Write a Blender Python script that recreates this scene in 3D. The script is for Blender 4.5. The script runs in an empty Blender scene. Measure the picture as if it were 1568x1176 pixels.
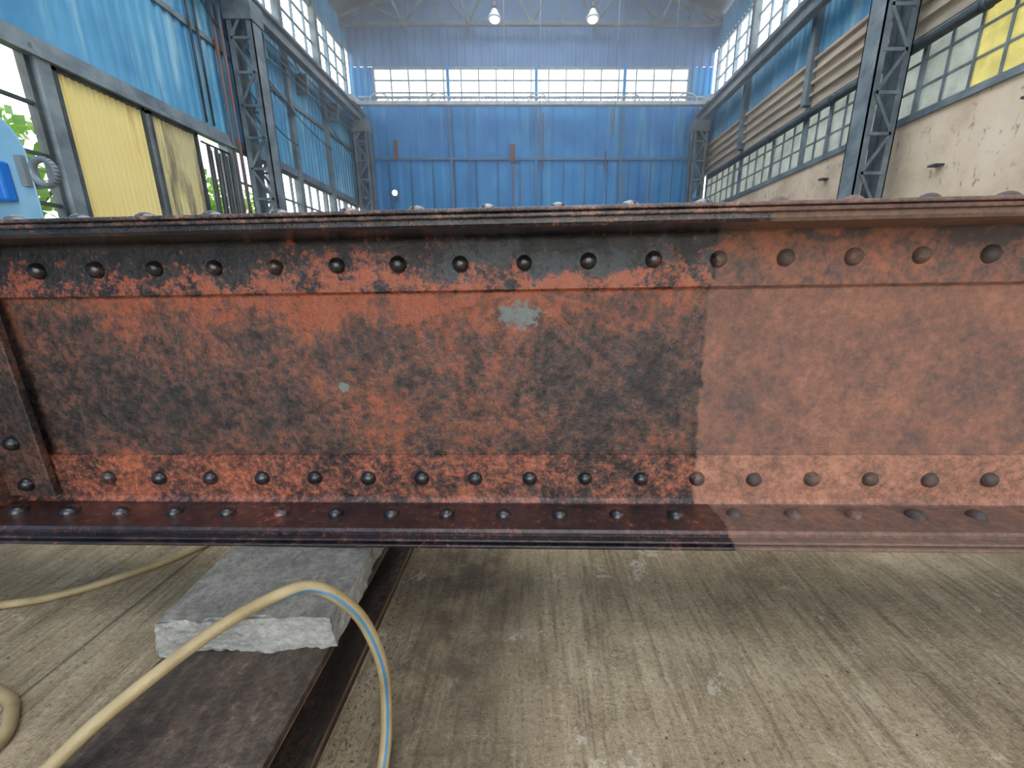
import bpy, bmesh, math, random
from mathutils import Vector, Matrix, noise as mnoise
random.seed(7)
Z0 = 0.985     # camera eye height above the floor; all heights below are given relative to eye level
FL = -Z0
scene = bpy.context.scene
try:
    scene.view_settings.view_transform = 'Standard'
except Exception: pass

# ------------------------------------------------------------------ material helper
class M:
    def __init__(s, name):
        s.m = bpy.data.materials.new(name); s.m.use_nodes = True
        s.nt = s.m.node_tree; s.nt.nodes.clear()
        s.out = s.nt.nodes.new('ShaderNodeOutputMaterial')
        s.b = s.nt.nodes.new('ShaderNodeBsdfPrincipled')
        s.nt.links.new(s.b.outputs[0], s.out.inputs[0])
        s._tc = None; s._w = None
    def put(s, sock, v):
        if hasattr(v, 'is_output'): s.nt.links.new(v, sock)
        elif isinstance(v, (tuple, list)) and len(v) == 3 and sock.type == 'RGBA': sock.default_value = (*v, 1)
        else: sock.default_value = v
    def n(s, t, ins=None, **at):
        nd = s.nt.nodes.new(t)
        for k, v in at.items(): setattr(nd, k, v)
        for k, v in (ins or {}).items(): s.put(nd.inputs[k], v)
        return nd
    def tc(s):
        if not s._tc: s._tc = s.n('ShaderNodeTexCoord').outputs['Object']
        return s._tc
    def vec(s, sc=(1, 1, 1), off=(0, 0, 0)):
        return s.n('ShaderNodeMapping', {0: s.tc(), 'Scale': sc, 'Location': off}).outputs[0]
    def xyz(s):
        return s.n('ShaderNodeSeparateXYZ', {0: s.tc()}).outputs
    def noise(s, scale, detail=5, rough=.55, v=None, dist=0):
        return s.n('ShaderNodeTexNoise', {'Vector': v or s.tc(), 'Scale': scale, 'Detail': detail, 'Roughness': rough, 'Distortion': dist}).outputs[0]
    def math(s, op, a, b=0.0, clamp=False):
        nd = s.n('ShaderNodeMath', {0: a, 1: b}, operation=op); nd.use_clamp = clamp
        return nd.outputs[0]
    def mr(s, v, a, b, c=0.0, d=1.0):
        return s.n('ShaderNodeMapRange', {0: v, 1: a, 2: b, 3: c, 4: d}, interpolation_type='SMOOTHSTEP').outputs[0]
    def ramp(s, f, st):
        nd = s.n('ShaderNodeValToRGB', {0: f}); e = nd.color_ramp.elements
        while len(e) < len(st): e.new(.5)
        for i, (p, c) in enumerate(st): e[i].position = p; e[i].color = (*c, 1)
        return nd.outputs[0]
    def mix(s, f, a, b, bl='MIX'):
        nd = s.n('ShaderNodeMix', data_type='RGBA', blend_type=bl)
        s.put(nd.inputs[0], f); s.put(nd.inputs[6], a); s.put(nd.inputs[7], b)
        return nd.outputs[2]
    def warped(s):
        if not s._w:
            c = s.n('ShaderNodeTexNoise', {'Vector': s.tc(), 'Scale': 5.0, 'Detail': 5, 'Roughness': .68}).outputs['Color']
            c = s.n('ShaderNodeVectorMath', {0: c, 1: (.5, .5, .5)}, operation='SUBTRACT').outputs[0]
            c = s.n('ShaderNodeVectorMath', {0: c, 1: (.34, .1, .30)}, operation='MULTIPLY').outputs[0]
            s._w = s.n('ShaderNodeVectorMath', {0: s.tc(), 1: c}, operation='ADD').outputs[0]
        return s._w
    def blob(s, c, r, warp=True):
        v = s.n('ShaderNodeVectorMath', {0: s.warped() if warp else s.tc(), 1: c}, operation='SUBTRACT').outputs[0]
        v = s.n('ShaderNodeVectorMath', {0: v, 1: tuple(1/q for q in r)}, operation='MULTIPLY').outputs[0]
        l = s.n('ShaderNodeVectorMath', {0: v}, operation='LENGTH').outputs['Value']
        return s.mr(l, 1.3, .2)
    def bump(s, h, strength=.3, dist=.01):
        nd = s.n('ShaderNodeBump', {'Strength': strength, 'Distance': dist, 'Height': h})
        s.nt.links.new(nd.outputs[0], s.b.inputs['Normal'])
    def set(s, **k):
        mp = dict(col='Base Color', rough='Roughness', metal='Metallic', spec='Specular IOR Level', coat='Coat Weight', coatr='Coat Roughness', em='Emission Color', ems='Emission Strength')
        for a, v in k.items(): s.put(s.b.inputs[mp[a]], v)
        return s

def simple(name, c1, c2, scale=3, rough=.6, metal=0.0, bump=.0, bscale=40, stretch=(1, 1, 1), det=4, lo=.35, hi=.65):
    m = M(name); v = m.vec(stretch)
    m.set(col=m.ramp(m.noise(scale, det, .6, v), [(lo, c1), (hi, c2)]), rough=rough, metal=metal)
    if bump > .06: m.bump(m.noise(bscale, 2, .6, v), bump, .01)
    return m.m

def srgb(r, g, b):
    f = lambda c: (c/255/12.92) if c/255 < .04045 else ((c/255+.055)/1.055)**2.4
    return (f(r), f(g), f(b))

# ------------------------------------------------------------------ mesh helpers
def box(bm, x0, x1, y0, y1, z0, z1, mi=0):
    vs = [bm.verts.new(p) for p in [(x0,y0,z0),(x1,y0,z0),(x1,y1,z0),(x0,y1,z0),(x0,y0,z1),(x1,y0,z1),(x1,y1,z1),(x0,y1,z1)]]
    for f in [(3,2,1,0),(4,5,6,7),(0,1,5,4),(1,2,6,5),(2,3,7,6),(3,0,4,7)]:
        bm.faces.new([vs[i] for i in f]).material_index = mi
    return vs
def bar(bm, p0, p1, w, h, mi=0, up=(0, 0, 1)):
    p0, p1 = Vector(p0), Vector(p1); d = (p1-p0).normalized(); u = Vector(up)
    if abs(d.dot(u)) > .98: u = Vector((0, 1, 0))
    s = d.cross(u).normalized(); u = s.cross(d)
    vs = []
    for p in (p0, p1):
        for a, b in ((-1,-1),(1,-1),(1,1),(-1,1)): vs.append(bm.verts.new(p+s*a*w/2+u*b*h/2))
    for f in [(3,2,1,0),(4,5,6,7),(0,1,5,4),(1,2,6,5),(2,3,7,6),(3,0,4,7)]:
        bm.faces.new([vs[i] for i in f]).material_index = mi
def prism(bm, prof, x0, x1, mi=0, smooth=False):
    a = [bm.verts.new((x0, y, z)) for y, z in prof]; b = [bm.verts.new((x1, y, z)) for y, z in prof]
    n = len(prof)
    for i in range(n):
        f = bm.faces.new([a[i], a[(i+1) % n], b[(i+1) % n], b[i]]); f.material_index = mi
    bm.faces.new(a[::-1]).material_index = mi; bm.faces.new(b).material_index = mi
def cyl(bm, p0, p1, r, seg=16, mi=0, r2=None, cap=True):
    p0, p1 = Vector(p0), Vector(p1); d = (p1-p0).normalized()
    u = Vector((0,0,1)) if abs(d.z) < .9 else Vector((1,0,0)); s = d.cross(u).normalized(); u = s.cross(d)
    r2 = r if r2 is None else r2; A = []; B = []
    for i in range(seg):
        a = 2*math.pi*i/seg; o = s*math.cos(a)+u*math.sin(a)
        A.append(bm.verts.new(p0+o*r)); B.append(bm.verts.new(p1+o*r2))
    for i in range(seg):
        f = bm.faces.new([A[i], A[(i+1) % seg], B[(i+1) % seg], B[i]]); f.material_index = mi; f.smooth = True
    if cap:
        bm.faces.new(A[::-1]).material_index = mi; bm.faces.new(B).material_index = mi
def dome(bm, c, nrm, r, h, seg=20, rings=6, mi=0):
    c = Vector(c); nrm = Vector(nrm).normalized()
    u = Vector((1,0,0)) if abs(nrm.x) < .9 else Vector((0,1,0)); s = nrm.cross(u).normalized(); t = nrm.cross(s)
    prev = None
    for k in range(rings):
        a = (math.pi/2)*k/rings; rr = r*math.cos(a)**.9; hh = h*math.sin(a)-.0015
        ring = [bm.verts.new(c+nrm*hh+(s*math.cos(2*math.pi*i/seg)+t*math.sin(2*math.pi*i/seg))*rr) for i in range(seg)]
        if prev:
            for i in range(seg):
                f = bm.faces.new([prev[i], prev[(i+1) % seg], ring[(i+1) % seg], ring[i]]); f.smooth = True; f.material_index = mi
        prev = ring
    top = bm.verts.new(c+nrm*(h-.0015))
    for i in range(seg):
        f = bm.faces.new([prev[i], prev[(i+1) % seg], top]); f.smooth = True; f.material_index = mi
def mk(name, bm, mats, parent=None, rel=True, bevel=0, fixn=True):
    if rel: bmesh.ops.translate(bm, verts=bm.verts[:], vec=(0, 0, Z0))
    if fixn: bmesh.ops.recalc_face_normals(bm, faces=bm.faces[:])
    me = bpy.data.meshes.new(name); bm.to_mesh(me); bm.free()
    for m in mats: me.materials.append(m)
    o = bpy.data.objects.new(name, me); scene.collection.objects.link(o)
    if parent: o.parent = parent
    if bevel:
        b = o.modifiers.new('bevel', 'BEVEL'); b.width = bevel; b.segments = 2; b.limit_method = 'ANGLE'; b.angle_limit = .6
    return o
def empty(name, loc=(0,0,0)):
    e = bpy.data.objects.new(name, None); e.location = loc; scene.collection.objects.link(e); return e

def sheet(bm, axis, fixed, a0, a1, z0, z1, pitch=.2, depth=.04, mi=0):
    pts = []; a = a0
    pat = [(0, 0), (.35, 0), (.5, 1), (.85, 1)]
    while a < a1:
        for f, d in pat:
            q = a+f*pitch
            if q < a1: pts.append((q, d*depth))
        a += pitch
    pts.append((a1, 0))
    P = None
    for q, d in pts:
        if axis == 'x': c = (bm.verts.new((q, fixed-d, z0)), bm.verts.new((q, fixed-d, z1)))
        else: c = (bm.verts.new((fixed+d, q, z0)), bm.verts.new((fixed+d, q, z1)))
        if P: bm.faces.new([P[0], c[0], c[1], P[1]]).material_index = mi
        P = c

# ------------------------------------------------------------------ materials
def painted(name, base, dark, rust, amount=.62, rough=.45, light=None):
    m = M(name)
    st = m.vec((1.2, 1.2, .12))
    a = m.noise(2.0, 5, .65, st); b = m.noise(.8, 2, .6)
    col = m.ramp(b, [(.3, dark), (.7, base)])
    if light: col = m.mix(m.mr(m.noise(1.5, 4, .6, m.vec((1.5, 1.5, .2), (4, 2, 0))), .5, .75), col, light)
    col = m.mix(m.mr(a, amount, amount+.13), col, rust)
    m.set(col=col, rough=rough)
    return m.m
blue_l = painted('blue_sheet_paint', srgb(98,172,212), srgb(72,144,190), srgb(115,118,115), .62, .35, srgb(155,203,222))
blue_b = painted('blue_wall_paint', srgb(52,158,228), srgb(42,132,210), srgb(110,122,145), .58, .5, srgb(100,175,218))
blue_d = painted('blue_gable_paint', srgb(108,154,204), srgb(88,132,188), srgb(110,120,135), .64, .6)
yel = painted('yellow_door_paint', srgb(240,226,160), srgb(236,220,146), srgb(170,120,66), .62, .5)
yel2 = painted('yellow_grey_door_paint', srgb(226,214,156), srgb(200,194,152), srgb(125,118,100), .56, .5, srgb(165,170,160))
steel = simple('grey_blue_steel', srgb(98,112,122), srgb(136,150,158), 2, .5, .1)
steel_d = simple('dark_steel', srgb(52,60,66), srgb(84,93,98), 2, .55, .1)
white_s = simple('off_white_steel', srgb(175,188,202), srgb(220,226,228), 2, .5)
beige_s = simple('beige_steel', srgb(168,158,144), srgb(215,200,180), 2, .6, stretch=(1,.3,3))
frame_w = simple('window_frame_paint', srgb(120,146,166), srgb(150,172,186), 3, .6)
blackm = simple('dark_rubber', srgb(40,45,48), srgb(66,72,76), 3, .5)
roofm = simple('roof_underside', srgb(78,90,104), srgb(105,116,126), 1.5, .8)

def plaster():
    m = M('pale_plaster'); a = m.noise(.9, 6, .6); b = m.noise(6, 6, .7, m.vec((1,1,.5)))
    c = m.ramp(a, [(.3, srgb(196,178,156)), (.5, srgb(226,208,184)), (.7, srgb(238,222,202))])
    c = m.mix(m.mr(b, .57, .67), c, srgb(160,147,132))
    m.set(col=c, rough=.9); return m.m
plast = plaster()

def glass(name, tint, dens, transl=None):
    m = M(name)
    t = m.n('ShaderNodeBsdfTransparent', {0: (*tint, 1)}).outputs[0]
    m.set(col=tint, rough=.25)
    if transl:
        surf = m.b.outputs[0]
        nz = m.ramp(m.noise(2.2, 4, .7), [(.35, tuple(c*.6 for c in transl)), (.65, transl)])
        tr = m.n('ShaderNodeBsdfTranslucent', {0: nz}).outputs[0]
        surf = m.n('ShaderNodeMixShader', {0: .6, 1: surf, 2: tr}).outputs[0]; f = m.mr(m.noise(.9, 3), .3, .6, dens*.8, dens)
        x = m.n('ShaderNodeMixShader', {0: f, 1: t, 2: surf})
    else: x = m.n('ShaderNodeMixShader', {0: dens, 1: t, 2: m.b.outputs[0]})
    m.nt.links.new(x.outputs[0], m.out.inputs[0]); return m.m
g_clear = glass('dusty_glass', (.97,.99,1), .05)
g_grey = glass('grimy_glass', srgb(124,132,126), .98, srgb(124,132,126))
g_yel = glass('yellowed_glass', srgb(168,160,96), .99, srgb(168,160,96))

def floor_mat():
    m = M('dusty_concrete')
    a = m.noise(1.3, 5, .62); med = m.noise(7, 6, .72)
    st = m.noise(6.0, 6, .7, m.vec((1.8, .35, 1), (3, 1, 0)), .1)
    fine = m.noise(90, 3, .75); st2 = m.noise(34, 3, .65, m.vec((1.5, .10, 1)), .1)
    rot = m.n('ShaderNodeMapping', {0: m.tc(), 'Rotation': (0, 0, .35), 'Scale': (2.2, .16, 1)}).outputs[0]
    st3 = m.noise(16, 4, .6, rot, .2)
    f = m.math('ADD', m.math('MULTIPLY', a, .4), m.math('MULTIPLY', st, .22))
    f = m.math('ADD', f, m.math('MULTIPLY', med, .38))
    c = m.ramp(f, [(.37, srgb(110,96,77)), (.46, srgb(148,132,105)), (.54, srgb(172,155,126)), (.64, srgb(196,181,154))])
    c = m.mix(m.math('MULTIPLY', m.mr(st2, .52, .66), .45), c, srgb(94,80,63))
    c = m.mix(m.math('MULTIPLY', m.mr(st2, .46, .32), .3), c, srgb(208,194,166))
    c = m.mix(m.math('MULTIPLY', m.mr(st3, .56, .7), .35), c, srgb(108,94,76))
    c = m.mix(m.math('MULTIPLY', m.mr(fine, .53, .66), .5), c, srgb(84,74,60))
    c = m.mix(m.math('MULTIPLY', m.mr(fine, .45, .33), .28), c, srgb(218,206,184))
    pale = m.mr(m.noise(4.6, 6, .76, m.vec((1,1,1),(7.3,2.2,0))), .59, .65)
    c = m.mix(m.math('MULTIPLY', pale, .55), c, srgb(218,208,190))
    dk = m.blob((-.22, 1.1, 0), (.26, 1.4, 2))
    c = m.mix(m.math('MULTIPLY', m.math('MULTIPLY', dk, m.mr(med, .3, .6)), .85), c, srgb(76,67,56))
    x = m.xyz()[0]
    j = m.mr(m.math('ABSOLUTE', m.math('ADD', x, 1.27)), .007, .002)
    c = m.mix(m.math('MULTIPLY', j, .7), c, srgb(70,64,52))
    m.set(col=c, rough=.8, spec=.25)
    h = m.math('ADD', m.math('MULTIPLY', st2, .9), m.math('MULTIPLY', fine, .6))
    m.bump(h, .8, .012); return m.m
floorm = floor_mat()

# ------------------------------------------------------------------ girder materials
def girder_mat(name, wet, dry, blobs=(), pat=1.8, spk=1.3, mid=1.2, wr=(.12, .42), chips=(), dryblobs=(), off=0.0, strx=1.0, bumps=.55, overlay=(), coat=1.0, spots=.0):
    m = M(name)
    v = m.vec((strx, 1, 1))
    n1 = m.noise(4.0, 5, .66, v); n2 = m.noise(46, 5, .78); n4 = m.noise(13, 6, .76, v)
    f = m.math('MULTIPLY', m.math('SUBTRACT', n1, .5), pat)
    f = m.math('ADD', f, m.math('MULTIPLY', m.math('SUBTRACT', n2, .5), spk))
    f = m.math('ADD', f, m.math('MULTIPLY', m.math('SUBTRACT', n4, .5), mid))
    f = m.math('ADD', f, .5); fw = f
    for c, r, amp in blobs: fw = m.math('ADD', fw, m.math('MULTIPLY', m.blob(c, r), amp))
    fd = m.math('ADD', m.math('MULTIPLY', m.math('SUBTRACT', f, .5), .85), .5)
    for c, r, amp in dryblobs: fd = m.math('ADD', fd, m.math('MULTIPLY', m.blob(c, r), amp))
    if spots:
        sp = m.mr(m.noise(9, 5, .8, m.vec((1,1,1),(3.1,0,1.7))), .57, .66, 0, spots)
        fw = m.math('SUBTRACT', fw, sp)
    cw = m.ramp(fw, wet); cd = m.ramp(fd, dry)
    for c, r, col, thr in overlay:
        k = m.math('ADD', m.blob(c, r), m.math('MULTIPLY', m.math('SUBTRACT', n4, .5), 3.0))
        k = m.math('ADD', k, m.math('MULTIPLY', m.math('SUBTRACT', n2, .5), 1.8))
        cw = m.mix(m.mr(k, thr, thr+.2), cw, col)
    x = m.xyz()[0]
    e = m.math('ADD', x, m.math('MULTIPLY', m.math('SUBTRACT', n4, .5), .05))
    W = m.mr(e, .496+off, .484+off)
    col = m.mix(W, cd, cw)
    for c, r in chips:
        k = m.math('ADD', m.blob(c, r, False), m.math('MULTIPLY', m.math('SUBTRACT', n2, .5), 2.6))
        col = m.mix(m.mr(k, .62, .8), col, srgb(126,135,131))
    rw = m.mr(n2, .35, .65, wr[0], wr[1])
    rough = m.n('ShaderNodeMix', {0: W, 2: .6, 3: rw}, data_type='FLOAT').outputs[0]
    m.set(col=col, rough=rough, spec=.5)
    m.put(m.b.inputs['Coat Weight'], m.math('MULTIPLY', W, m.mr(n4, .38, .56, .45*coat, 1.0*coat))); m.set(coatr=.08)
    h = m.math('ADD', m.math('MULTIPLY', n2, 1.1), m.math('MULTIPLY', n4, .4))
    nd = m.n('ShaderNodeBump', {'Strength': bumps, 'Distance': .006, 'Height': h})
    m.put(m.b.inputs['Normal'], nd.outputs[0]); m.put(m.b.inputs['Coat Normal'], nd.outputs[0])
    return m.m
D = srgb(34,26,26); O = srgb(174,88,50); O2 = srgb(190,118,84)
web_m = girder_mat('rusty_web',
    [(.08, D), (.30, srgb(60,44,38)), (.5, srgb(92,60,47)), (.72, srgb(126,74,52)), (1, O)],
    [(.05, srgb(104,87,83)), (.33, srgb(132,100,88)), (.6, srgb(156,112,94)), (.98, srgb(186,130,104))],
    blobs=[((-1.35,0,-.33),(.40,.3,.2),-.24), ((.25,0,-.28),(.28,.3,.2),-.14), ((.05,0,-.5),(.5,.3,.08),-.1), ((-.75,0,-.02),(.95,.3,.085),.42), ((-.45,0,-.3),(.3,.3,.3),.12),
           ((-.75,0,-.4),(.2,.3,.1),-.12), ((-.15,0,-.03),(.9,.3,.09),.15), ((.44,0,-.3),(.07,.3,.25),-.08)],
    dryblobs=[((.62,0,-.36),(.1,.3,.07),-.25), ((1.25,0,-.08),(.8,.3,.06),.15), ((1.4,0,-.2),(.25,.3,.2),-.2), ((.9,0,-.15),(.3,.3,.15),.1)],
    chips=[((-.035,0,-.074),(.10,.2,.06)), ((-.57,0,-.28),(.028,.2,.022)), ((1.46,0,-.12),(.06,.2,.03))], wr=(.16, .40), coat=1.0, bumps=1.0, pat=1.5, spk=2.0, mid=1.4, spots=.22)
topleg_m = girder_mat('rusty_top_angle',
    [(.3, srgb(20,20,26)), (.48, srgb(42,32,34)), (.58, srgb(116,62,45)), (.85, O)],
    [(.1, srgb(92,82,82)), (.42, srgb(130,98,88)), (.68, srgb(162,110,90)), (.98, O2)], pat=1.0, spk=2.3, mid=2.2,
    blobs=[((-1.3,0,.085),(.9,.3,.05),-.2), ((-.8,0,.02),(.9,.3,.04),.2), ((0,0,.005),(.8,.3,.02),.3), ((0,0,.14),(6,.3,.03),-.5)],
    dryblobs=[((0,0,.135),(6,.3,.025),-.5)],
    overlay=[((.12,0,.075),(.62,.3,.07), srgb(42,54,62), .66)], wr=(.06,.3), bumps=.8)
botleg_m = girder_mat('rusty_bottom_angle',
    [(.1, D), (.32, srgb(86,51,41)), (.52, srgb(138,76,54)), (.85, srgb(194,106,70))],
    [(.1, srgb(120,94,82)), (.4, srgb(166,117,96)), (.65, srgb(192,137,111)), (.95, srgb(208,154,126))], pat=1.1, spk=2.2, mid=1.5,
    blobs=[((.3,0,-.56),(.3,.3,.1),-.15), ((0,0,-.64),(2,.3,.03),-.1)], wr=(.08,.35), bumps=.8)
botfl_m = girder_mat('rusty_bottom_flange',
    [(.15, srgb(28,18,21)), (.55, srgb(54,33,31)), (.78, srgb(86,49,41)), (1, srgb(150,82,58))],
    [(.1, srgb(90,75,70)), (.5, srgb(124,97,84)), (.75, srgb(150,111,92)), (1, O2)], pat=.8, spk=2.0, off=.05, wr=(.06,.25))
edge_m = girder_mat('rusty_cover_plate',
    [(.2, srgb(16,15,24)), (.55, srgb(34,27,33)), (.8, srgb(76,50,43)), (1, srgb(156,92,66))],
    [(.1, srgb(98,84,76)), (.5, srgb(126,102,90)), (.9, srgb(156,118,98))], pat=.8, spk=2.2, off=.05, strx=.5, wr=(.05,.2))
topfl_m = girder_mat('rusty_top_flange',
    [(.2, srgb(34,28,30)), (.5, srgb(70,50,46)), (.75, srgb(120,84,70)), (1, srgb(175,128,104))],
    [(.1, srgb(84,70,67)), (.5, srgb(118,92,84)), (.9, srgb(154,116,100))], pat=.9, spk=2.2, strx=.5, wr=(.1,.35))
rivet_m = girder_mat('rusty_rivet',
    [(.3, srgb(22,22,27)), (.6, srgb(38,34,37)), (.8, srgb(84,54,44)), (1, srgb(160,88,60))],
    [(.1, srgb(66,60,58)), (.5, srgb(94,78,72)), (.9, srgb(148,108,88))], pat=2.2, spk=1.4, wr=(.05,.16), bumps=.3)

# ------------------------------------------------------------------ RIVETED GIRDER (local: x along, y=0 web centre, z rel eye level)
gird = empty('riveted_steel_girder', (0, 1.108, Z0))
XL, XR = -2.5, 2.7
def angle_prof(sy, zc, vdir, leg, hor, t=.018, fil=.02):
    y0 = sy*.006
    p = [(y0, zc), (y0, zc+vdir*leg), (y0+sy*t*.5, zc+vdir*leg), (y0+sy*t, zc+vdir*(leg-.006))]
    cy, cz = y0+sy*(t+fil), zc+vdir*(t+fil)
    for i in range(7):
        a = math.pi/2*i/6
        p.append((cy-sy*fil*math.cos(a), cz-vdir*fil*math.sin(a)))
    p += [(y0+sy*(hor-.006), zc+vdir*t), (y0+sy*hor, zc+vdir*(t-.007)), (y0+sy*hor, zc)]
    return p
TOPF, BOTF = .154, -.672
def part(name, fn, mats, bevel=0):
    bm = bmesh.new(); fn(bm); return mk(name, bm, mats, gird, rel=False, bevel=bevel)
part('web_plate', lambda bm: box(bm, XL, XR, -.006, .006, BOTF, TOPF), [web_m])
def f(bm):
    prism(bm, angle_prof(-1, TOPF, -1, .162, .172), XL, XR); prism(bm, angle_prof(1, TOPF, -1, .162, .172), XL, XR)
    for fc in bm.faces:
        c = fc.calc_center_median(); 
        if abs(c.y) > .06: fc.material_index = 1
o = part('top_angles', f, [topleg_m, edge_m])
def f(bm):
    prism(bm, angle_prof(-1, BOTF, 1, .174, .165), XL, XR); prism(bm, angle_prof(1, BOTF, 1, .174, .165), XL, XR)
    for fc in bm.faces:
        c = fc.calc_center_median()
        if abs(c.y) > .036: fc.material_index = 1
part('bottom_angles', f, [botleg_m, botfl_m])
def f(bm):
    for a, b, w in ((TOPF+.0005, TOPF+.010, .190), (TOPF+.0115, TOPF+.020, .198)): box(bm, XL, XR, -w, w, a, b)
part('top_cover_plates', f, [topfl_m], .0025)
def f(bm):
    for a, b, w in ((BOTF-.009, BOTF-.0005, .190), (BOTF-.020, BOTF-.0105, .200)): box(bm, XL, XR, -w, w, a, b)
part('bottom_cover_plates', f, [edge_m], .0025)
def f(bm):
    for sy in (-1, 1):
        a, b = sorted((sy*.026, sy*.046)); box(bm, -1.70, -1.548, a, b, BOTF+.045, TOPF-.03)
        a, b = sorted((sy*.026, sy*.165)); box(bm, -1.72, -1.70, a, b, BOTF+.02, TOPF-.02)
        a, b = sorted((sy*.007, sy*.0255)); box(bm, -1.70, -1.575, a, b, BOTF+.176, TOPF-.164, 1)
part('web_stiffener', f, [web_m, edge_m], .003)
def f(bm):
    rj = lambda s=.0015: random.uniform(-s, s)
    k = -14
    while k < 16:
        x = k*.172-.017
        if XL < x < XR:
            for sy in (-1, 1): 
                if x > -1.53: dome(bm, (x+rj(), sy*.024, .068+rj()), (rj()*20, sy, rj()*20), .0232+rj(), .021)
        x = k*.170-.012
        if XL < x < XR and x > -1.5:
            for sy in (-1, 1): dome(bm, (x+rj(), sy*.024, -.572+rj()), (0, sy, rj()*20), .0232+rj(), .021)
        x = k*.170-.091
        if XL < x < XR:
            for sy in (-1, 1): dome(bm, (x+rj(), sy*.088, BOTF+.018), (0, 0, 1), .0235+rj(), .020)
        x = k*.172-.100
        if XL < x < XR:
            for sy in (-1, 1): dome(bm, (x+rj(), sy*.105, TOPF+.020), (0, 0, 1), .027+rj(), .027)
        k += 1
    for z in (-.445, -.585): dome(bm, (-1.625, -.046, z), (0, -1, 0), .0235, .021)
part('rivet_heads', f, [rivet_m])
gird.rotation_euler = (0, math.radians(-.9), math.radians(-2.0))

# ------------------------------------------------------------------ support beam + concrete slab under the girder
def dark_rust():
    m = M('dark_rusty_beam'); a = m.noise(4, 6, .72, m.vec((2.2,.5,1))); b = m.noise(50, 4, .78)
    f = m.math('ADD', m.math('MULTIPLY', a, .6), m.math('MULTIPLY', b, .4))
    c = m.ramp(f, [(.36, srgb(34,29,26)), (.48, srgb(60,50,42)), (.56, srgb(88,74,62)), (.66, srgb(138,121,102))])
    m.set(col=c, rough=.6); m.bump(b, .6, .008); return m.m
def conc():
    m = M('rough_concrete'); a = m.noise(6, 5, .65); b = m.noise(55, 5, .82)
    c = m.ramp(m.math('ADD', m.math('MULTIPLY', a, .5), m.math('MULTIPLY', b, .5)), [(.38, srgb(92,92,88)), (.48, srgb(130,130,124)), (.57, srgb(172,170,162))])
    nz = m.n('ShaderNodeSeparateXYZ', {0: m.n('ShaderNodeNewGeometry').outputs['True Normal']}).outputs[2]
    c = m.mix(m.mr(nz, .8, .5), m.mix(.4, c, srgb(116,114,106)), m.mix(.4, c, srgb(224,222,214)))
    m.set(col=c, rough=.95, spec=.2); m.bump(b, .8, .012); return m.m
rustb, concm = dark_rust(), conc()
edge_r = simple('orange_rust_edge', srgb(95,68,50), srgb(150,116,84), 12, .7, 0, .3, stretch=(1,.3,1))
def support(xa, xb, zt):
    bm = bmesh.new(); y0, y1 = -.25, 2.5; c = (xa+xb)/2
    box(bm, xa, xb, y0, y1, zt-.02, zt); box(bm, xa, xb, y0, y1, FL, FL+.02); box(bm, c-.008, c+.008, y0, y1, FL+.02, zt-.02)
    for s in (xa, xb-.006):
        for z in (zt-.021, FL+.019): box(bm, s-.0005, s+.0065, y0, y1, z-.0, z+.0035, 1)
    return mk('steel_support_beam', bm, [rustb, edge_r], bevel=.002)
support(-.81, -.455, -.786)
support(1.95, 2.30, -.746)
def slab(cx, cy, sx, sy, z0, z1, rot, seed):
    bm = bmesh.new(); bmesh.ops.create_cube(bm, size=1)
    bmesh.ops.subdivide_edges(bm, edges=bm.edges[:], cuts=60, use_grid_fill=True)
    R = Matrix.Rotation(rot, 3, 'Z')
    for v in bm.verts:
        p = Vector((v.co.x*sx, v.co.y*sy, v.co.z*(z1-z0)))
        ex = abs(v.co.x) > .49; ey = abs(v.co.y) > .49; ez = v.co.z > .49; lo = v.co.z < -.49
        s3 = Vector((seed, 0, 0))
        lowf = mnoise.noise_vector(Vector((p.x*9, p.y*9, p.z*6))+s3)*.012
        hi = mnoise.noise_vector(p*45+s3)*.005+mnoise.noise_vector(p*95+s3)*.003
        d = Vector((0, 0, 0))
        if ex: d.x = (lowf+hi).x
        if ey: d.y = (lowf+hi).y
        if (ex or ey) and (ez or lo):
            c = max(0, mnoise.noise(p*14+s3))*.028
            if ex: d.x -= math.copysign(c, v.co.x)
            if ey: d.y -= math.copysign(c, v.co.y)
            if ez: d.z -= c*.6
        elif ez: d.z = -abs(hi.z)*.4
        v.co = R @ (p+d)+Vector((cx, cy, (z0+z1)/2))
    return mk('concrete_slab', bm, [concm])
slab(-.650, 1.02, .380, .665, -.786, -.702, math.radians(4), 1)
slab(2.12, 1.02, .375, .66, -.746, -.657, math.radians(-3), 5)

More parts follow.
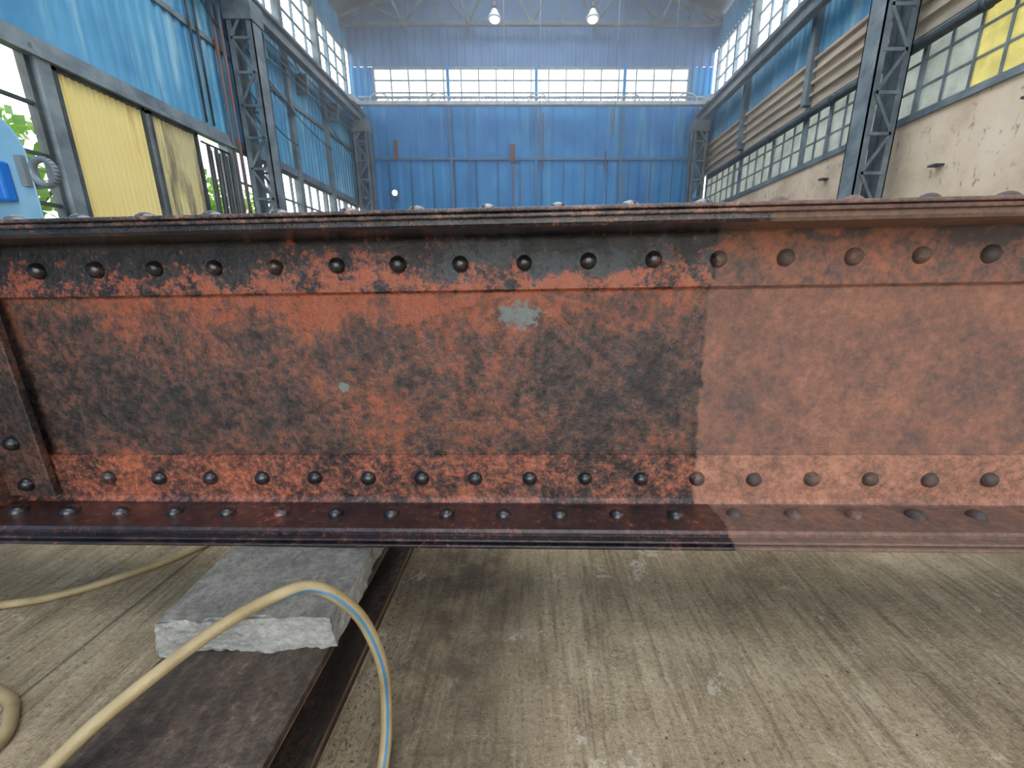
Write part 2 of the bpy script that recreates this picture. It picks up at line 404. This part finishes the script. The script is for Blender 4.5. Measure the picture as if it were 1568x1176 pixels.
# ------------------------------------------------------------------ hose
hose_m = simple('yellowed_hose_rubber', srgb(152,134,94), srgb(184,165,124), 9, .42, 0, .15, 220)
blue_st = simple('hose_blue_stripe', srgb(62,112,142), srgb(86,140,165), 9, .4)
def crm(pts, n=14):
    P = [Vector(p) for p in pts]; P = [P[0]*2-P[1]]+P+[P[-1]*2-P[-2]]; out = []
    for i in range(1, len(P)-2):
        for k in range(n):
            t = k/n; a, b, c, d = P[i-1], P[i], P[i+1], P[i+2]
            out.append(.5*((2*b)+(c-a)*t+(2*a-5*b+4*c-d)*t*t+(3*b-a-3*c+d)*t**3))
    out.append(P[-2]); return out
def tube(name, pts, r, stripe_at=None, seg=24):
    C = crm(pts); bm = bmesh.new(); T = [(C[min(i+1, len(C)-1)]-C[max(i-1, 0)]).normalized() for i in range(len(C))]
    i0 = 0
    if stripe_at is not None: i0 = min(range(len(C)), key=lambda i: (C[i]-Vector(stripe_at)).length)
    U = [None]*len(C); view = (-C[i0]).normalized() + Vector((.1, 0, 0)); U[i0] = (view-T[i0]*view.dot(T[i0])).normalized()
    for i in range(i0+1, len(C)): u = U[i-1]; U[i] = (u-T[i]*u.dot(T[i])).normalized()
    for i in range(i0-1, -1, -1): u = U[i+1]; U[i] = (u-T[i]*u.dot(T[i])).normalized()
    prev = None
    for i, c in enumerate(C):
        tw = 0 if i > i0-24 else min((i0-24-i)*.06, 2.6)
        s = T[i].cross(U[i]); ring = [bm.verts.new(c+(U[i]*math.cos(2*math.pi*(k-.5)/seg+tw)+s*math.sin(2*math.pi*(k-.5)/seg+tw))*r) for k in range(seg)]
        if prev:
            for k in range(seg):
                fc = bm.faces.new([prev[k], prev[(k+1) % seg], ring[(k+1) % seg], ring[k]]); fc.smooth = True
                if stripe_at is not None and k in (0, 1): fc.material_index = 1
        else: bm.faces.new(ring[::-1])
        prev = ring
    bm.faces.new(prev)
    return mk(name, bm, [hose_m, blue_st])
tube('air_hose', [(-1.6,.05,-.970),(-1.25,.12,-.972),(-.98,.27,-.93),(-.80,.44,-.772),(-.731,.504,-.712),(-.617,.603,-.645),(-.507,.654,-.602),(-.44,.673,-.607),(-.369,.676,-.676),(-.329,.669,-.787),(-.319,.65,-.89),(-.306,.575,-.960),(-.30,.42,-.9715),(-.2,.15,-.9715),(.3,-.2,-.9715)], .0122, (-.329,.669,-.787))
FZ = FL+.0125
tube('air_hose', [(-3.2,.85,FZ),(-2.2,.93,FZ),(-1.68,1.01,FZ),(-1.52,1.063,FZ),(-1.414,1.145,FZ),(-1.31,1.26,FZ),(-1.2,1.5,FZ),(-1.1,2.2,FZ)], .0125)
tube('air_hose', [(-2.3,.85,FZ),(-1.6,.80,FZ),(-1.31,.735,FZ),(-1.225,.69,FZ),(-1.17,.62,FZ),(-1.22,.54,FZ),(-1.45,.46,FZ),(-2.2,.36,FZ)], .0125)

# rust flakes and grit on the floor by the support beam
bm = bmesh.new()
for i in range(2600):
    if i < 2000:
        x = -.44+abs(random.gauss(0, .08)); y = random.uniform(.35, 2.0)
    else: x = random.uniform(-2.2, 1.6); y = random.uniform(.3, 2.6)
    if -.83 < x < -.44: continue
    s = random.uniform(.0012, .0038)*(1.25 if i >= 2000 else 1)
    c = Vector((x, y, FL+s*.45)); vs = [bm.verts.new(c+Vector((random.uniform(-1,1), random.uniform(-1,1), random.uniform(-.45,.9)))*s) for _ in range(5)]
    try: bmesh.ops.convex_hull(bm, input=vs)
    except Exception: pass
mk('rust_grit', bm, [simple('rust_grit_mat', srgb(50,40,34), srgb(120,108,90), 60, .8)])

# ------------------------------------------------------------------ HALL
bm = bmesh.new(); box(bm, -9.1, 9.1, -8, 22.3, FL-.2, FL); mk('floor', bm, [floorm])
bm = bmesh.new(); box(bm, -70, -9.1, -30, 60, FL-.25, FL-.02); mk('outside_ground', bm, [simple('grass_ground', srgb(70,95,45), srgb(110,130,70), 2, .95)])

def window(name, axis, fixed, a0, a1, z0, z1, na, nz, glassm, big=None, w=.05, fm=None, d=.08, alt=None):
    bm = bmesh.new()
    def B(p0, p1, ww, c0, c1):
        if axis == 'x': box(bm, p0, p1, fixed-ww, fixed+ww, c0, c1)
        else: box(bm, fixed-ww, fixed+ww, p0, p1, c0, c1)
    for i in range(na+1):
        a = a0+(a1-a0)*i/na; ww = w*(2.2 if (i in (0, na) or (big and i % big == 0)) else 1)
        B(a-ww/2, a+ww/2, d if ww > w else d*.5, z0, z1)
    for j in range(nz+1):
        z = z0+(z1-z0)*j/nz; ww = w*(2.0 if j in (0, nz) else 1); B(a0, a1, d*.6 if ww > w else d*.45, z-ww/2, z+ww/2)
    for i in range(na):
        for j in range(nz):
            p, q = a0+(a1-a0)*i/na, a0+(a1-a0)*(i+1)/na; r, s = z0+(z1-z0)*j/nz, z0+(z1-z0)*(j+1)/nz
            pts = [(p,fixed,r),(q,fixed,r),(q,fixed,s),(p,fixed,s)] if axis == 'x' else [(fixed,p,r),(fixed,q,r),(fixed,q,s),(fixed,p,s)]
            fc = bm.faces.new([bm.verts.new(t) for t in pts]); fc.material_index = 1
            if alt and alt(p, r): fc.material_index = 2
    return mk(name, bm, [fm or frame_w, glassm, g_yel], fixn=False)

# ---- back wall (y = 22.1)
YB = 22.1
wb = empty('wall_back')
bm = bmesh.new(); sheet(bm, 'x', YB, -9, 9, FL, 6.44, 1.13, .05); sheet(bm, 'x', YB, -9, 9, 6.5, 8.85, 1.13, .05)
sheet(bm, 'x', YB, -9, -7.85, 8.85, 10.55, .3, .04); sheet(bm, 'x', YB, 7.85, 9, 8.85, 10.55, .3, .04)
mk('blue_sheeting', bm, [blue_b], wb)
bm = bmesh.new(); sheet(bm, 'x', YB, -9, 9, 10.55, 12.1, .4, .04); mk('upper_sheeting', bm, [blue_d], wb)
bm = bmesh.new(); vs = [bm.verts.new(p) for p in [(-9.1,YB,12.1),(9.1,YB,12.1),(9.1,YB,12.6),(0,YB,15.2),(-9.1,YB,12.6)]]; bm.faces.new(vs); mk('gable', bm, [blue_d], wb)
bm = bmesh.new()
for z in (2.2, 6.47): box(bm, -8.9, 8.9, YB-.15, YB-.06, z-.06, z+.06)
for x in (-4.1, 0.25, 4.6): box(bm, x-.05, x+.05, YB-.18, YB-.06, FL, 8.8)
for x in (-8.2, -3.2, 8.2): box(bm, x-.03, x+.03, YB-.15, YB-.06, FL, 8.8)
mk('wall_rails', bm, [simple('blue_rail_paint', srgb(66,124,175), srgb(100,140,172), 3, .5)], wb)
bm = bmesh.new()
for i in range(16):
    x = -8.5+i*1.13; box(bm, x-.015, x+.015, YB-.09, YB-.055, FL, 6.4)
mk('panel_seams', bm, [simple('seam_paint', srgb(60,90,130), srgb(110,110,125), 3, .6)], wb)  # thin dark strips over the panel joints
bm = bmesh.new()
for x, zt, zb, w in ((-.95,7.1,6.3,.12),(-.95,6.4,3.5,.03),(-6.9,7.3,6.4,.1),(3.8,6.8,5.9,.03),(.6,8.5,6.0,.025)): box(bm, x-w, x+w, YB-.24, YB-.18, zb, zt)
mk('rusty_wall_plates', bm, [simple('rusty_red_steel', srgb(130,80,66), srgb(120,105,112), 3, .7)], wb)
window('window_1', 'x', YB-.02, -7.8, 7.8, 8.92, 10.5, 18, 3, g_clear, None, .055)
bm = bmesh.new()
for x in (-4.1, .25, 4.6): box(bm, x-.07, x+.07, YB-.2, YB-.1, 8.85, 10.55)
mk('window_mullions', bm, [blue_b], wb)

# ---- left wall (x = -9)
wl = empty('wall_left')
bm = bmesh.new(); sheet(bm, 'y', -9, -8, 22.1, 4.35, 9.05, .26, .05); sheet(bm, 'y', -9, -8, 22.1, 11.15, 12.3, .26, .05); sheet(bm, 'y', -9, -8, 5.5, FL, 4.3, .26, .05)
mk('blue_sheeting', bm, [blue_l], wl)
bm = bmesh.new()
box(bm, -9.1, -8.86, -2, 22.1, 4.12, 4.36)
box(bm, -8.95, -8.75, 5, 13.0, 4.0, 4.08)
for y, h in ((5.4,4.2),(8.12,4.2),(12.55,4.2),(14.6,9),(16.2,12.2),(18.8,12.2)): box(bm, -9.05, -8.8, y-.11, y+.11, FL, h)
box(bm, -9.05, -8.9, -2, 22.1, 6.6, 6.75); box(bm, -9.05, -8.85, 13, 22.1, FL, .4)
mk('wall_framing', bm, [steel], wl)
bm = bmesh.new()
for z in (7.3, 7.55, 7.8): cyl(bm, (-8.6, 13.8, z), (-8.6, 21.5, z), .025, 8)
for y in (14.6, 17, 19.4): box(bm, -9, -8.55, y-.03, y+.03, 7.2, 7.9)
mk('crane_conductor_bars', bm, [steel], wl)
bm = bmesh.new()
for (ya, za, yb, zb, sag, r) in ((11.0,8.6,13.2,6.9,.2,.025),(12.0,8.8,16.2,6.2,.5,.02),(13.4,7.4,18.8,5.9,.35,.02),(13.4,6.2,16.2,5.2,.3,.02),(16.2,8.4,21,6.2,.3,.02)):
    P = [(-8.74, ya+(yb-ya)*t, za+(zb-za)*t-sag*4*t*(1-t)) for t in [i/8 for i in range(9)]]
    for a, b in zip(P, P[1:]): cyl(bm, a, b, r, 6, cap=False)
for y in (11.9, 12.15): cyl(bm, (-8.85, y, 4.4), (-8.85, y, 9.0), .03, 8)
mk('cables', bm, [steel_d], wl)
window('window_2', 'y', -9, 5.5, 8.0, -.2, 4.1, 3, 5, g_clear, None, .06, steel_d)
window('window_3', 'y', -9, 12.65, 21.4, .4, 4.1, 14, 4, g_clear, 3, .06, steel)
window('window_4', 'y', -9, -7.5, 21.6, 9.1, 11.1, 34, 3, g_clear, 4, .06)
def door(name, ya, yb, mt):
    bm = bmesh.new(); sheet(bm, 'y', -8.93, ya, yb, FL+.02, 4.0, .115, .03)
    for y in (ya, yb-.07): box(bm, -8.95, -8.86, y, y+.07, FL+.01, 4.02, 1)
    for z in (FL+.01, 3.93): box(bm, -8.95, -8.86, ya, yb, z, z+.09, 1)
    return mk(name, bm, [mt, steel_d])
door('door_1', 8.3, 10.05, yel); door('door_2', 10.15, 11.5, yel2)
bm = bmesh.new()
for i in range(11):
    y = 11.6+i*.085; cyl(bm, (-8.8+.06*math.sin(i*2.2), y, FL), (-8.8+.06*math.sin(i*2.2+1), y+.05, 3.75-.03*(i % 3)), .05, 10)
cyl(bm, (-8.8, 11.5, 3.8), (-8.8, 12.5, 3.8), .03, 8)
mk('folded_strip_curtain', bm, [blackm])

# ---- right wall (x = 9)
wr = empty('wall_right')
bm = bmesh.new(); box(bm, 9.0, 9.2, -8, 22.1, FL, 3.9); mk('plaster_wall', bm, [plast], wr)
bm = bmesh.new(); box(bm, 8.97, 9.15, -8, 22.1, 5.62, 7.0)
for z in (5.95, 6.3, 6.62, 6.95): box(bm, 8.85, 9.0, -2, 22, z-.05, z+.03)
mk('beige_fascia', bm, [beige_s], wr)
bm = bmesh.new(); sheet(bm, 'y', 8.95, -8, 22.1, 7.0, 9.05, .26, .05); sheet(bm, 'y', 8.95, -8, 22.1, 11.15, 12.3, .26, .05); mk('blue_sheeting', bm, [blue_l], wr)
bm = bmesh.new()
for y in (14.2, 18.2): box(bm, 8.75, 9.0, y-.11, y+.11, 5.7, 12.2); box(bm, 8.94, 9.0, y-.11, y+.11, 3.9, 5.7)
box(bm, 8.93, 9.02, -2, 22.1, 3.82, 3.95); box(bm, 8.85, 9.02, -2, 22, 8.98, 9.1)
mk('wall_framing', bm, [steel], wr)
window('window_5', 'y', 9.02, -1, 21.6, 3.95, 5.6, 40, 3, g_grey, 5, .045, steel, d=.06, alt=lambda a, z: a < 9.1)
window('window_6', 'y', 9.02, -7.5, 21.6, 9.1, 11.1, 34, 3, g_clear, 4, .06)
bm = bmesh.new(); cyl(bm, (8.83, -1, 5.35), (8.83, 21.0, 5.35), .10, 20)
for y in (3, 7.6, 9, 13, 16, 19): cyl(bm, (8.83, y-.06, 5.35), (8.83, y+.06, 5.35), .12, 20)
mk('steam_pipe', bm, [steel_d])
bm = bmesh.new()
for y, z in ((7.8,3.3),(9.3,2.6),(12.8,3.2),(15.4,2.9)): box(bm, 8.8, 9.0, y-.03, y+.15, z, z+.04)
mk('wall_brackets', bm, [steel_d], wr)

# ---- unseen front wall behind the photographer, gate opening added for reflection contrast
bm = bmesh.new()
box(bm, -9.1, -5.0, -8.2, -8, FL, 12.3); box(bm, 5.0, 9.1, -8.2, -8, FL, 12.3); box(bm, -5, 5, -8.2, -8, 5.5, 12.3)
mk('wall_front', bm, [blue_b])

# ---- crane columns (laced steel)
def column(x_in, x_out, y, top, w=.44):
    bm = bmesh.new(); s = 1 if x_out > x_in else -1
    for x in (x_in, x_out):
        box(bm, min(x, x+s*.03), max(x, x+s*.03), y-w/2, y+w/2, FL, top)
        for yy in (y-w/2, y+w/2-.03):
            a, b = (x, x+s*.17) if x == x_in else (x-s*.14, x+s*.03)
            box(bm, min(a, b), max(a, b), yy, yy+.03, FL, top)
    xa, xb = x_in+s*.1, x_out-s*.08; z = FL+.3; k = 0; st = .85
    while z+st < top:
        for yy in (y-w/2-.012, y+w/2+.012):
            p, q = (xa, xb) if k % 2 == 0 else (xb, xa)
            bar(bm, (p, yy, z), (q, yy, z+st), .075, .02, up=(0, 1, 0))
            bar(bm, (xa, yy, z), (xb, yy, z), .07, .02, up=(0, 1, 0))
        z += st; k += 1
    box(bm, min(x_in, x_out)-.06, max(x_in, x_out)+.06, y-w/2-.1, y+w/2+.1, FL, FL+.06)
    a, b = min(x_in, x_out)-.04, max(x_in, x_out)+.04
    box(bm, a, b, y-w/2-.05, y+w/2+.05, top-.5, top)
    return mk('lattice_crane_column', bm, [steel])
column(-7.95, -8.68, 13.3, 7.9); column(-7.95, -8.68, 21.3, 7.9); column(-7.95, -8.68, 5.3, 7.9)
column(7.9, 8.62, 10.55, 7.9, .5); column(7.9, 8.62, 21.3, 7.9); column(7.9, 8.62, 2.6, 7.9)
for s in (-1, 1):
    bm = bmesh.new(); x = s*8.36
    box(bm, x-.14, x+.14, 0, 21.9, 7.9, 7.93); box(bm, x-.14, x+.14, 0, 21.9, 8.32, 8.35); box(bm, x-.015, x+.015, 0, 21.9, 7.9, 8.35); box(bm, x-.03, x+.03, 0, 21.9, 8.35, 8.45)
    mk('crane_runway_beam', bm, [steel])
bm = bmesh.new()
for x, y in ((-8.82,12.75),(-8.7,12.85)): cyl(bm, (x, y, FL), (x, y, 9), .045, 10)
mk('vertical_pipes', bm, [simple('rusty_pipe_paint', srgb(130,84,72), srgb(98,108,116), 2, .6)])
# overhead crane bridge parked at the back wall
bm = bmesh.new()
box(bm, -8.5, 8.5, 20.9, 21.15, 8.47, 8.62); box(bm, -8.2, 8.2, 20.95, 21.1, 8.78, 8.84)
for i in range(33):
    x = -8+i*.5; bar(bm, (x, 21.02, 8.6), (x+.25, 21.02, 8.8), .03, .03); bar(bm, (x+.25, 21.02, 8.8), (x+.5, 21.02, 8.6), .03, .03)
for x in (-8.36, 8.36): box(bm, x-.12, x+.12, 20.5, 21.5, 8.47, 8.75)
for x in (-7.2, -4.4, .3, 4.7, 7.4):
    P = [(x+.45*math.cos(a), 20.9, 8.62+.32*math.sin(a)) for a in [math.pi*i/8 for i in range(9)]]
    for a, b in zip(P, P[1:]): bar(bm, a, b, .05, .05)
mk('overhead_crane_bridge', bm, [white_s])

# ---- roof with a long open ridge skylight added for light and highlights, and trusses
bm = bmesh.new()
def rq(xa, xb, ya, yb):
    h = lambda x: 15.2-abs(x)/9.3*2.8
    vs = [bm.verts.new(p) for p in [(xa,ya,h(xa)),(xb,ya,h(xb)),(xb,yb,h(xb)),(xa,yb,h(xa))]]; bm.faces.new(vs)
for s in (-1, 1):
    rq(s*9.3, s*4.8, -8.2, 18.5); rq(s*9.3, 0, 18.5, 22.3)
mk('ceiling', bm, [roofm])
trm = simple('truss_paint', srgb(84,100,118), srgb(115,130,142), 2, .6)
for yt in (21.5, 17.6, 13.3, 9.4, 5.4, 1.4, -2.6, -6.6):
    bm = bmesh.new(); bar(bm, (-8.95, yt, 12.0), (8.95, yt, 12.0), .16, .16)
    for s in (-1, 1): bar(bm, (s*8.95, yt, 12.25), (0, yt, 14.95), .16, .16)
    n = 12
    for i in range(n):
        x0 = -8.9+17.8*i/n; x1 = -8.9+17.8*(i+1)/n; h = lambda x: 12.25+(1-abs(x)/8.95)*2.7
        if i % 2 == 0: bar(bm, (x0, yt, 12), (x1, yt, h(x1)), .09, .09)
        else: bar(bm, (x0, yt, h(x0)), (x1, yt, 12), .09, .09)
        bar(bm, (x1, yt, 12), (x1, yt, h(x1)-.02), .07, .07)
    mk('roof_truss', bm, [trm])
bm = bmesh.new()
for x in (-6, -3, 3, 6): bar(bm, (x, 9.4, 12), (x, 22, 12), .08, .1)
mk('truss_ties', bm, [steel])

# pendant lamps
lamp_w = simple('lamp_enamel', srgb(190,198,205), srgb(225,230,232), 3, .3)
lm = M('lamp_glass'); lm.set(col=(.9,.95,1), em=(.9,.97,1), ems=1.2, rough=.2)
for x in (-1.4, 2.35):
    bm = bmesh.new(); y, z = 17.6, 10.0
    cyl(bm, (x, y, z+.5), (x, y, 11.95), .018, 8, 1)
    cyl(bm, (x, y, z+.25), (x, y, z+.5), .10, 20, 1, .07)
    cyl(bm, (x, y, z), (x, y, z+.27), .25, 28, 0, .10, cap=False)
    cyl(bm, (x, y, z-.03), (x, y, z), .26, 28, 0)
    dome(bm, (x, y, z-.03), (0, 0, -1), .2, .12, 24, 6, 2)
    mk('pendant_lamp', bm, [lamp_w, steel_d, lm.m])
bm = bmesh.new()
for x, zb in ((-1.05, 6.5), (.35, 5.5), (3.35, 6.0), (5.6, 7)): cyl(bm, (x, 17.6, zb), (x, 17.6, 11.95), .012, 6)
mk('hanging_cables', bm, [steel])
# floodlight on the back wall
bm = bmesh.new(); x, z = -7.0, 4.75
cyl(bm, (x, 21.75, z), (x, 21.5, z), .09, 20, 1, .15); dome(bm, (x, 21.5, z), (0, -1, 0), .14, .05, 20, 5, 0); box(bm, x-.03, x+.03, 21.72, 22.0, z-.2, z+.2, 1)
fm = M('floodlight_glass'); fm.set(col=(1,.95,.85), em=(1,.93,.82), ems=3)
mk('wall_floodlight', bm, [fm.m, steel])

# ---- blue machine cabinet at the left
mb = simple('blue_machine_paint', srgb(110,165,200), srgb(145,192,216), 2, .35)
mb2 = simple('bright_blue_paint', srgb(20,105,200), srgb(35,125,220), 2, .35)
bm = bmesh.new()
P = [(-3.57, FL), (-3.53, .85)]+[(-3.85+.32*math.cos(a), .87+.36*math.sin(a)) for a in [math.pi/2*i/8 for i in range(1, 9)]]+[(-5.6, 1.27), (-5.6, FL)]
A = [bm.verts.new((x, 3.0, z)) for x, z in P]; B = [bm.verts.new((x-.42, 3.35, z)) for x, z in P]
for i in range(len(P)): bm.faces.new([A[i], A[(i+1) % len(P)], B[(i+1) % len(P)], B[i]])
bm.faces.new(A); bm.faces.new(B[::-1])
box(bm, -4.2, -3.68, 2.93, 3.0, .60, .86, 1); box(bm, -4.7, -4.4, 2.96, 3.0, -.5, .5, 0)
o = mk('blue_machine_cabinet', bm, [mb, mb2], bevel=.015)
bm = bmesh.new()
P = [(-3.47+.085*math.cos(a), 3.02, .80+.085*math.sin(a)) for a in [2*math.pi*i/24 for i in range(25)]]
for a, b in zip(P, P[1:]): cyl(bm, a, b, .022, 12, cap=False)
box(bm, -3.60, -3.55, 2.97, 3.06, .70, .90)
l = mk('lifting_lug', bm, [steel]); l.parent = o

# ---- trees outside the left wall
def leafm(c1, c2):
    m = M('leaves'); m.set(col=m.ramp(m.noise(.9, 3), [(.35, c1), (.65, c2)]), rough=.5)
    t = m.n('ShaderNodeBsdfTranslucent', {0: (*c2, 1)}).outputs[0]
    x = m.n('ShaderNodeMixShader', {0: .4, 1: m.b.outputs[0], 2: t}); m.nt.links.new(x.outputs[0], m.out.inputs[0]); return m.m
lmtl = leafm(srgb(50,92,26), srgb(120,165,55)); bark = simple('bark', srgb(60,48,36), srgb(95,80,62), 8, .9)
for (tx, ty, R) in ((-14, 6.5, 2.6), (-15, 11.5, 2.8), (-14.5, 17, 2.8), (-16, 23, 3), (-15, 29, 3), (-16, 35, 3.2)):
    bm = bmesh.new(); cyl(bm, (tx, ty, FL), (tx+.2, ty, 2.5), .22, 12, 1, .12)
    for k in range(5):
        a = k*1.26; bar(bm, (tx+.1, ty, 1.2), (tx+math.cos(a)*1.6, ty+math.sin(a)*1.6, 3.2), .08, .08, 1)
    for i in range(1500):
        d = Vector([random.gauss(0, 1) for _ in range(3)]).normalized()*random.uniform(.45, 1)**.5*R
        c = Vector((tx, ty, 2.3))+Vector((d.x, d.y, d.z*.95)); 
        if c.z < FL+.1: continue
        n = Vector([random.gauss(0, 1) for _ in range(3)]).normalized(); u = n.orthogonal().normalized(); w = n.cross(u); s = random.uniform(.12, .24)
        bm.faces.new([bm.verts.new(c+u*s), bm.verts.new(c+w*s*.6), bm.verts.new(c-u*s), bm.verts.new(c-w*s*.6)])
    mk('tree', bm, [lmtl, bark], fixn=False)

# ---- scattering volume added to imitate window glow and haze, rear half of the hall
hz = bpy.data.materials.new('haze_volume'); hz.use_nodes = True; nt = hz.node_tree; nt.nodes.clear()
ou = nt.nodes.new('ShaderNodeOutputMaterial'); vs_ = nt.nodes.new('ShaderNodeVolumeScatter'); nt.links.new(vs_.outputs[0], ou.inputs['Volume'])
vs_.inputs['Density'].default_value = .027; vs_.inputs['Anisotropy'].default_value = .5; vs_.inputs[0].default_value = (.9,.96,1,1)
bm = bmesh.new(); box(bm, -7.8, 7.8, 11, 20.4, FL+.01, 11.85); mk('haze_volume', bm, [hz])

# ------------------------------------------------------------------ light
w = bpy.data.worlds.new('sky'); scene.world = w; w.use_nodes = True; nt = w.node_tree
bg = nt.nodes['Background']; tcw = nt.nodes.new('ShaderNodeTexCoord'); sp = nt.nodes.new('ShaderNodeSeparateXYZ'); rp = nt.nodes.new('ShaderNodeValToRGB')
nt.links.new(tcw.outputs['Generated'], sp.inputs[0]); nt.links.new(sp.outputs[2], rp.inputs[0]); nt.links.new(rp.outputs[0], bg.inputs[0])
rp.color_ramp.elements[0].position = 0; rp.color_ramp.elements[0].color = (.80,.77,.72,1); rp.color_ramp.elements[1].position = .6; rp.color_ramp.elements[1].color = (.95,.97,1,1)
bg.inputs[1].default_value = 4.0

# ------------------------------------------------------------------ camera
cam = bpy.data.cameras.new('camera'); co = bpy.data.objects.new('camera', cam); scene.collection.objects.link(co)
cam.sensor_width = 36; cam.lens = 13.5; cam.shift_x = -.01875; cam.clip_start = .02
co.location = (0, 0, Z0); co.rotation_euler = (math.radians(76), 0, 0)
scene.camera = co
